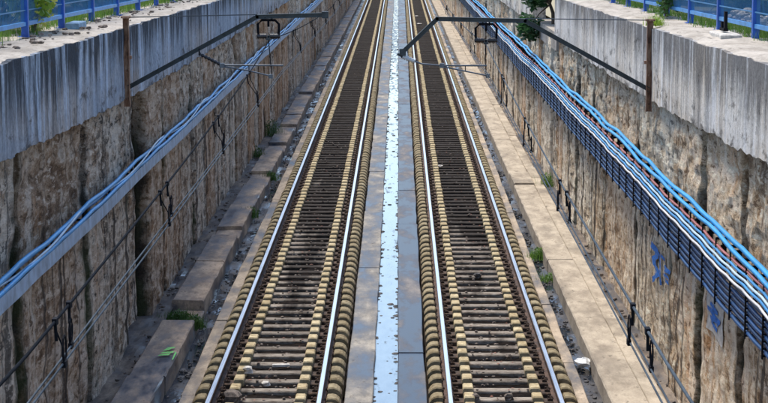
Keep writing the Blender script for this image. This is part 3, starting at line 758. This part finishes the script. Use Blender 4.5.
for k, (nm, lb, z, r_, mt) in enumerate(up):
    cable(nm, lb, [(Rx-.085+.014*k, y, z+wob(y, 50, .05)+wob(y, 51+k, .006)+sag(y, 1.02, .014, 6.5)) for y in ycab], r_, M[mt])
cable('thick_blue_cable', 'thick sky blue cable lying uppermost on the right wall', [(Rx+.03, y, 3.165+wob(y, 71, .06)+sag(y, 4.1, .03, 1)) for y in ycab], .029, M['c_sky'], 10)
cable('thick_blue_cable', 'thick sky blue cable hugging the uppermost one on the right wall', [(Rx-.025, y, 3.115+wob(y, 71.12, .06)+sag(y, 5.2, .03, 2)) for y in ycab], .027, M['c_sky'], 10)
# left wall: tray and loose cables
tray = tag(empty('cable_tray', (XWL, 20, 2.8)), 'blue grey steel cable tray running along the left wall', 'cable tray'); to = Vector(tray.location)
m = MB(); vs = []; fs = []; pr = [(.04, -.02), (.15, -.02), (.15, -.115), (.158, -.115), (.158, .055), (.15, .055), (.15, -.01), (.04, -.01)]
for y in ycab:
    for x, z in pr: vs.append((x, y-to.y, z+wob(y, 81, .03)+.0022*(y-26)))
k = len(pr)
for j in range(len(ycab)-1):
    for i in range(k): fs.append((j*k+i, j*k+(i+1) % k, (j+1)*k+(i+1) % k, (j+1)*k+i))
m.add(vs, fs); m.build('tray_channel', M['tray'], tray)
m = MB(); m.box(-.10, .15, -.02, .02, -.045, -.02); m.box(.0, .03, -.025, .025, -.16, .12); me_tb = m.mesh('tray_bracket', M['black'])
y = 7.0
while y < 110: link('tray_bracket', me_tb, tray, (0, y-to.y, wob(y, 81, .03)+.0022*(y-26)+.0)); y += 2.4
def lz(y): return .0022*(y-26)+wob(y, 81, .03)
cable('blue_cable', 'thick sky blue cable lying uppermost on the left wall tray', [(XWL+.115, y, 3.005+lz(y)+wob(y, 91, .035)+sag(y, 4.8, .04, 2)) for y in ycab], .027, M['c_sky'], 10)
cable('blue_cable', 'mid blue cable between the other two on the left wall tray', [(XWL+.07, y, 2.945+lz(y)+wob(y, 92, .03)+sag(y, 4.8, .03, 2)) for y in ycab], .025, M['c_mid'], 10)
cable('blue_cable', 'bright blue cable lowest on the left wall tray', [(XWL+.135, y, 2.895+lz(y)+wob(y, 93, .025)+sag(y, 2.4, .015, 7)) for y in ycab], .026, M['c_sky'], 10)
cable('pale_cable', 'thin pale blue cable twisted round the cables on the left wall tray', [(XWL+.12+.04*cos(y*.8), y, 2.93+lz(y)+.055*sin(y*.8)+.02) for y in ycab], .014, M['c_pale'], 8)

# ------------------------------------------------------------------ blue fences on top of the walls
def fence(XF, posts, label, side):
    zb = ztop(posts[0]); root = tag(empty('mesh_fence', (XF, posts[0], zb)), label, 'fence'); o = Vector(root.location); Hh = 2.0
    for y in posts:
        z = ztop(y)+.02-o.z
        m = MB(); m.box(-.045, .045, y-o.y-.045, y-o.y+.045, z, z+Hh+.05); po = m.build('post', M['f_post'], root)
        m = MB(); m.box(-.09, .09, y-o.y-.09, y-o.y+.09, z-.02, z+.012); m.build('base_plate', M['f_post'], po)
    for a, b in zip(posts, posts[1:]):
        za, zb_ = ztop(a)-o.z, ztop(b)-o.z
        m = MB(); m.bar((0, a-o.y+.046, za+.20), (0, b-o.y-.046, zb_+.20), .05, .055); m.build('bottom_rail', M['f_rail'], root)
        m = MB(); m.bar((0, a-o.y+.046, za+Hh), (0, b-o.y-.046, zb_+Hh), .05, .055); m.build('top_rail', M['f_rail'], root)
        m = MB()
        for h in (.38, .58, .95, 1.32, 1.68): m.bar((-side*.018, a-o.y+.05, za+h), (-side*.018, b-o.y-.05, zb_+h), .012, .016)
        n = int((b-a)/.062)
        for k in range(1, n):
            t = k/n; y = a-o.y+(b-a)*t; z = za+(zb_-za)*t
            m.bar((0, y, z+.22), (0, y, z+Hh-.02), .006, .0055)
        tag(m.build('mesh_infill', M['f_mesh'], root), kind='stuff')
    return root
pl = [18.0+2.9*k for k in range(0, 17)]; pl = [26.75+2.9*(k-3) for k in range(0, 17)]
pr_ = [26.05+2.9*(k-3) for k in range(0, 17)]
fence(-5.0, pl, 'blue mesh fence on top of the dark left wall', -1)
fence(4.62, pr_, 'blue mesh fence on top of the pale right wall', 1)

# ------------------------------------------------------------------ plants
def leaves(m, c, rad, n, size, rnd, hollow=.35, flat=False):
    c = Vector(c)
    for i in range(n):
        while True:
            p = Vector((rnd.uniform(-1, 1), rnd.uniform(-1, 1), rnd.uniform(-1, 1)))
            if hollow < p.length < 1: break
        q = c+Vector((p.x*rad[0], p.y*rad[1], p.z*rad[2]))
        k = .35+.65*max(0, fb(q.x*1.3, q.y*1.3, q.z*1.3, 2)+.75)
        if rnd.random() > k: continue
        d = Vector((rnd.uniform(-1, 1), rnd.uniform(-1, 1), rnd.uniform(-.7, .5))).normalized(); u = d.cross(Vector((rnd.uniform(-1, 1), rnd.uniform(-1, 1), 1))).normalized()
        s = size*rnd.uniform(.6, 1.3); w = s*.42
        m.add([q, q+d*s*.5+u*w, q+d*s, q+d*s*.5-u*w], [(0, 1, 2, 3)])
def branches(m, base, tips, r0, rnd):
    for t in tips:
        t = Vector(t); b = Vector(base); mid = b.lerp(t, .5)+Vector((rnd.uniform(-.08, .08), rnd.uniform(-.08, .08), .06))
        m.tube([b, b.lerp(mid, .5), mid, t], [r0, r0*.8, r0*.6, r0*.2], 5)
def shrub(name, label, base, rad, n, size, mat, seed, group=None, cat='shrub', extra=None):
    rnd = random.Random(seed); root = tag(empty(name, base), label, cat, group)
    m = MB(); branches(m, (0, 0, 0), [(rnd.uniform(-.7, .7)*rad[0], rnd.uniform(-.7, .7)*rad[1], rad[2]*rnd.uniform(.9, 1.7)) for _ in range(7)], .03, rnd); m.build('stems', M['stem'], root)
    m = MB()
    for k in range(6):
        leaves(m, (rnd.uniform(-.5, .5)*rad[0], rnd.uniform(-.5, .5)*rad[1], rad[2]*rnd.uniform(.55, 1.3)), tuple(x*.62 for x in rad), n//6, size, rnd)
    m.build('foliage', M[mat], root)
    if extra:
        m = MB(); leaves(m, (0, 0, rad[2]), tuple(x*1.02 for x in rad), extra[0], extra[1], rnd, .8); tag(m.build('flowers', M[extra[2]], root), kind='stuff')
    return root
rb = random.Random(31)
for k in range(11):
    y = 23.0+3.1*k+rb.uniform(-.5, .5); kind = ('leaf_dark', 'leaf', 'leaf_dark', 'leaf')[k % 4]
    shrub('hedge_shrub', 'dark green hedge shrub behind the left blue fence', (-6.7+rb.uniform(-.3, .3), y, ztop(y)-.02), (1.15, 1.9, .95), 3400, .15, kind, 100+k, 'hedge behind the left fence')
for k in range(12):
    y = 21.5+3.1*k+rb.uniform(-.5, .5); kind = ('leaf_dark', 'leaf_dark', 'leaf', 'leaf_dark')[k % 4]
    shrub('hedge_shrub', 'dark green hedge shrub behind the right blue fence', (6.4+rb.uniform(-.3, .3), y, ztop(y)-.02), (1.15, 1.9, .95), 3400, .15, kind, 200+k, 'hedge behind the right fence')
shrub('flowering_shrub', 'yellow flowered lime green shrub pushing through the left fence', (-5.12, 28.0, ztop(28)-.02), (.32, .80, .75), 1900, .11, 'leaf_lime', 301, None, 'shrub', (420, .08, 'flower'))
shrub('climbing_plant', 'bright green creeper climbing the right fence above the rusty post', (4.55, 34.2, ztop(34)+.02), (.20, .75, .75), 2400, .085, 'leaf', 302, None, 'creeper')
def tuft(m, c, n, h, sp, rnd):
    for i in range(n):
        x, y = c[0]+rnd.gauss(0, sp), c[1]+rnd.gauss(0, sp*1.4); a = rnd.uniform(0, 6.3); l = h*rnd.uniform(.5, 1.2); w = .0035+.004*rnd.random(); b = l*rnd.uniform(.1, .6)
        m.add([(x-w*sin(a), y+w*cos(a), c[2]), (x+w*sin(a), y-w*cos(a), c[2]), (x+cos(a)*b, y+sin(a)*b, c[2]+l)], [(0, 1, 2)])
rt = random.Random(5)
m = MB()
for i in range(150):
    y = 21+36*rt.random(); tuft(m, (-5.18+rt.uniform(-.12, .14), y, ztop(y)+.01), 34, .18, .09, rt)
tag(m.build('grass', M['grass']), 'strip of grass along the foot of the left blue fence', 'grass', kind='stuff')
m = MB()
for i in range(150):
    y = 20+36*rt.random(); tuft(m, (4.80+rt.uniform(-.12, .10), y, ztop(y)+.01), 34, .18, .09, rt)
tag(m.build('grass', M['grass']), 'strip of grass along the foot of the right blue fence', 'grass', kind='stuff')
def weed(label, c, n, h, sp, mat='grass', seed=0, lf=0):
    r = random.Random(seed); m = MB(); tuft(m, (0, 0, 0), n, h, sp, r); o = m.build('weed', M[mat]); o.location = c
    if lf:
        q = MB(); leaves(q, (0, 0, h*.5), (sp*1.3, sp*1.6, h*.6), lf, .05, r, .1); q.build('leaves', M[mat], o)
    return tag(o, label, 'weed')
weed('green weeds growing in the sunken gap of the left walkway', (-3.72, 33.2, .03), 420, .16, .13, 'moss', 1, 160)
weed('mossy clump hanging on the drain side of the sunken walkway gap', (-3.40, 32.6, .02), 380, .20, .09, 'moss', 2, 200)
weed('small green clump at the left walkway edge farther up', (-3.42, 45.6, .0), 260, .24, .09, 'moss', 3, 160)
weed('green clump in the left drain beside the wet covers', (-3.40, 52.5, .0), 220, .25, .10, 'moss', 4, 120)
weed('dark bush at the foot of the left wall far up', (-4.02, 63.0, .1), 160, .5, .16, 'moss', 5, 320)
weed('small weed at the foot of the left wall beyond the dark niche', (-4.05, 57.0, .1), 120, .3, .10, 'moss', 6, 120)
weed('bright green weed in the right drain beside the walkway', (2.83, 39.9, -.02), 420, .22, .10, 'grass', 7, 160)
weed('second green weed in the right drain, nearer than the first', (2.84, 37.4, -.02), 200, .14, .09, 'grass', 8, 60)
weed('weed at the foot of the right wall opposite the raised cover', (3.76, 50.5, .1), 180, .35, .10, 'grass', 9, 120)
weed('dry orange tuft growing on top of the right rusty post', (3.90, 30.5, ztop(30)+.03), 160, .16, .07, 'leaf_lime', 10, 60)
# small tree rooted in the wall niche, hanging over the cable rack
rnd = random.Random(77); tz = zband(53)+.12
tree = tag(empty('wall_tree', (4.15, 54.0, tz)), 'dark green small tree leaning out of a niche in the right wall', 'tree')
m = MB(); tips = [(-.25, -.3, 1.0), (-.45, .8, .75), (-.2, 1.6, .9), (.1, -1.0, 1.3), (.0, .4, 1.5), (-.55, 1.5, -.15), (-.35, .1, 1.9)]
m.tube([(0, 0, -.03), (-.02, .05, .3), (-.12, .15, .6)], [.06, .05, .04], 7); branches(m, (-.10, .13, .52), tips, .026, rnd); m.build('trunk', M['stem'], tree)
m = MB()
for t in tips: leaves(m, t, (.36, .75, .34), 560, .15, rnd, .0)
leaves(m, (-.1, -.4, 1.9), (.5, 1.3, .6), 900, .15, rnd, .0); m.build('crown', M['leaf_dark'], tree)

# ------------------------------------------------------------------ things on the coping, paint marks
m = MB(); m.cbox(-.14, .14, -.50, .50, 0, .06, .015); o = m.build('concrete_footing', M['stone_pale']); o.location = (4.32, 26.6, ztop(26.6)+.03)
tag(o, 'pale concrete footing with a black stub on the right coping', 'footing')
m = MB(); m.box(-.018, .018, -.05, .05, .08, .34); m.box(-.03, .03, -.04, .30, .08, .12); m.box(-.03, .03, .14, .22, .12, .20); m.build('stub', M['black'], o)
m = MB(); m.cbox(-.10, .10, -.36, .36, 0, .09, .012); o = m.build('blue_block', M['bluebox']); o.location = (-4.78, 29.6, ztop(29.6)+.03); tag(o, 'faded blue block lying on the left coping by a fence post', 'block')
m = MB(); r = random.Random(61)
for i in range(200):
    y = 20+26*r.random()**1.3; q = r.choice((.015, .02, .03, .05)); m.rock((-4.28-r.random()**.6*.62, y, ztop(y)+.035+q*.2), q, .45, i)
tag(m.build('coping_rubble', M['stone']), 'crumbled rubble scattered on the left coping', 'rubble', kind='stuff')
def wall_off(y):
    for s_, a, b, o_, k in POFF:
        if s_ > 0 and a <= y < b: return o_
    return 0
def wallpt(y, z, e=.012): return (XWR-disp(1, y, z)-wall_off(y)+.02-e, y, z)
def stroke(m, pts, wd):
    for (y0, z0), (y1, z1) in zip(pts, pts[1:]):
        n = max(1, int(sqrt((y1-y0)**2+(z1-z0)**2)/.05)); d = Vector((y1-y0, z1-z0)).normalized(); nx, nz = -d.y*wd/2, d.x*wd/2
        for k in range(n):
            a, b = k/n, (k+1.15)/n
            q = [(y0+(y1-y0)*a-nx, z0+(z1-z0)*a-nz), (y0+(y1-y0)*a+nx, z0+(z1-z0)*a+nz), (y0+(y1-y0)*b+nx, z0+(z1-z0)*b+nz), (y0+(y1-y0)*b-nx, z0+(z1-z0)*b-nz)]
            m.add([wallpt(y, z, .03) for y, z in q], [(0, 1, 2, 3)])
def graffito(label, strokes, wd):
    m = MB()
    yc = sum(p[0] for s in strokes for p in s)/sum(len(s) for s in strokes)
    for s in strokes: stroke(m, [(yc+(y-yc)*2.3, z) for y, z in s], wd)
    return tag(m.build('graffiti_mark', M['paint_blue']), label, 'graffiti')
graffito('blue sprayed bar on the right wall, the left one of the upper two marks', [[(29.9, 1.82), (29.6, 1.75), (29.85, 1.6), (29.55, 1.5), (29.8, 1.3)], [(29.55, 1.8), (29.5, 1.35)], [(29.75, 1.75), (29.7, 1.4)]], .09)
graffito('blue sprayed scrawl on the right wall, right of the sprayed bar', [[(28.9, 1.78), (28.4, 1.72), (28.8, 1.66), (28.4, 1.62)], [(28.6, 1.8), (28.55, 1.52)], [(28.8, 1.6), (28.4, 1.53)]], .05)
def pp(y, z, e): return wallpt(y, z, e)
m = MB(); ny, nz = 8, 8
for j in range(ny+1):
    for i in range(nz+1): m.v.append(pp(23.45+1.25*j/ny, 1.62+.48*i/nz, .018))
for j in range(ny):
    for i in range(nz): m.f.append([j*(nz+1)+i, j*(nz+1)+i+1, (j+1)*(nz+1)+i+1, (j+1)*(nz+1)+i]); m.m.append(0)
tag(m.build('cement_patch', M['patch']), 'pale cement patch under the lowest blue mark on the right wall', 'patch')
graffito('blue sprayed figure on the pale cement patch of the right wall', [[(24.2, 2.0), (24.0, 1.95), (24.3, 1.9), (23.95, 1.86), (24.25, 1.8), (24.0, 1.74)], [(24.1, 2.02), (24.12, 1.72)], [(23.9, 1.9), (24.0, 1.8)]], .05)
m = MB()
for k, (y, x0, x1) in enumerate(((29.45, -3.63, -3.47), (29.62, -3.61, -3.43), (29.82, -3.60, -3.50), (29.95, -3.57, -3.45))):
    m.add([(x0, y, .222), (x1, y+.05, .222), (x1+.02, y+.16, .222), (x0+.03, y+.10, .222)], [(0, 1, 2, 3)])
tag(m.build('paint_mark', M['paint_green']), 'neon green paint daub on the left walkway slab', 'paint mark')
m = MB(); m.add([(-3.385, 29.2, .218), (-3.372, 29.2, .212), (-3.372, 29.7, .212), (-3.40, 29.8, .218)], [(0, 1, 2, 3)])
tag(m.build('paint_mark', M['paint_green']), 'thin neon green paint stroke at the left walkway edge', 'paint mark')

m = MB(); r = random.Random(91)
for i in range(70):
    y = 31+r.gauss(0, 1.0); q = r.choice((.03, .05, .07, .09)); m.rock((5.22+abs(r.gauss(0, .18)), y, ztop(y)+.05+r.random()*.16), q, .7, i)
tag(m.build('rubble_heap', M['stone_pale']), 'pale rubble heap on the grass behind the right blue fence', 'rubble', kind='stuff')
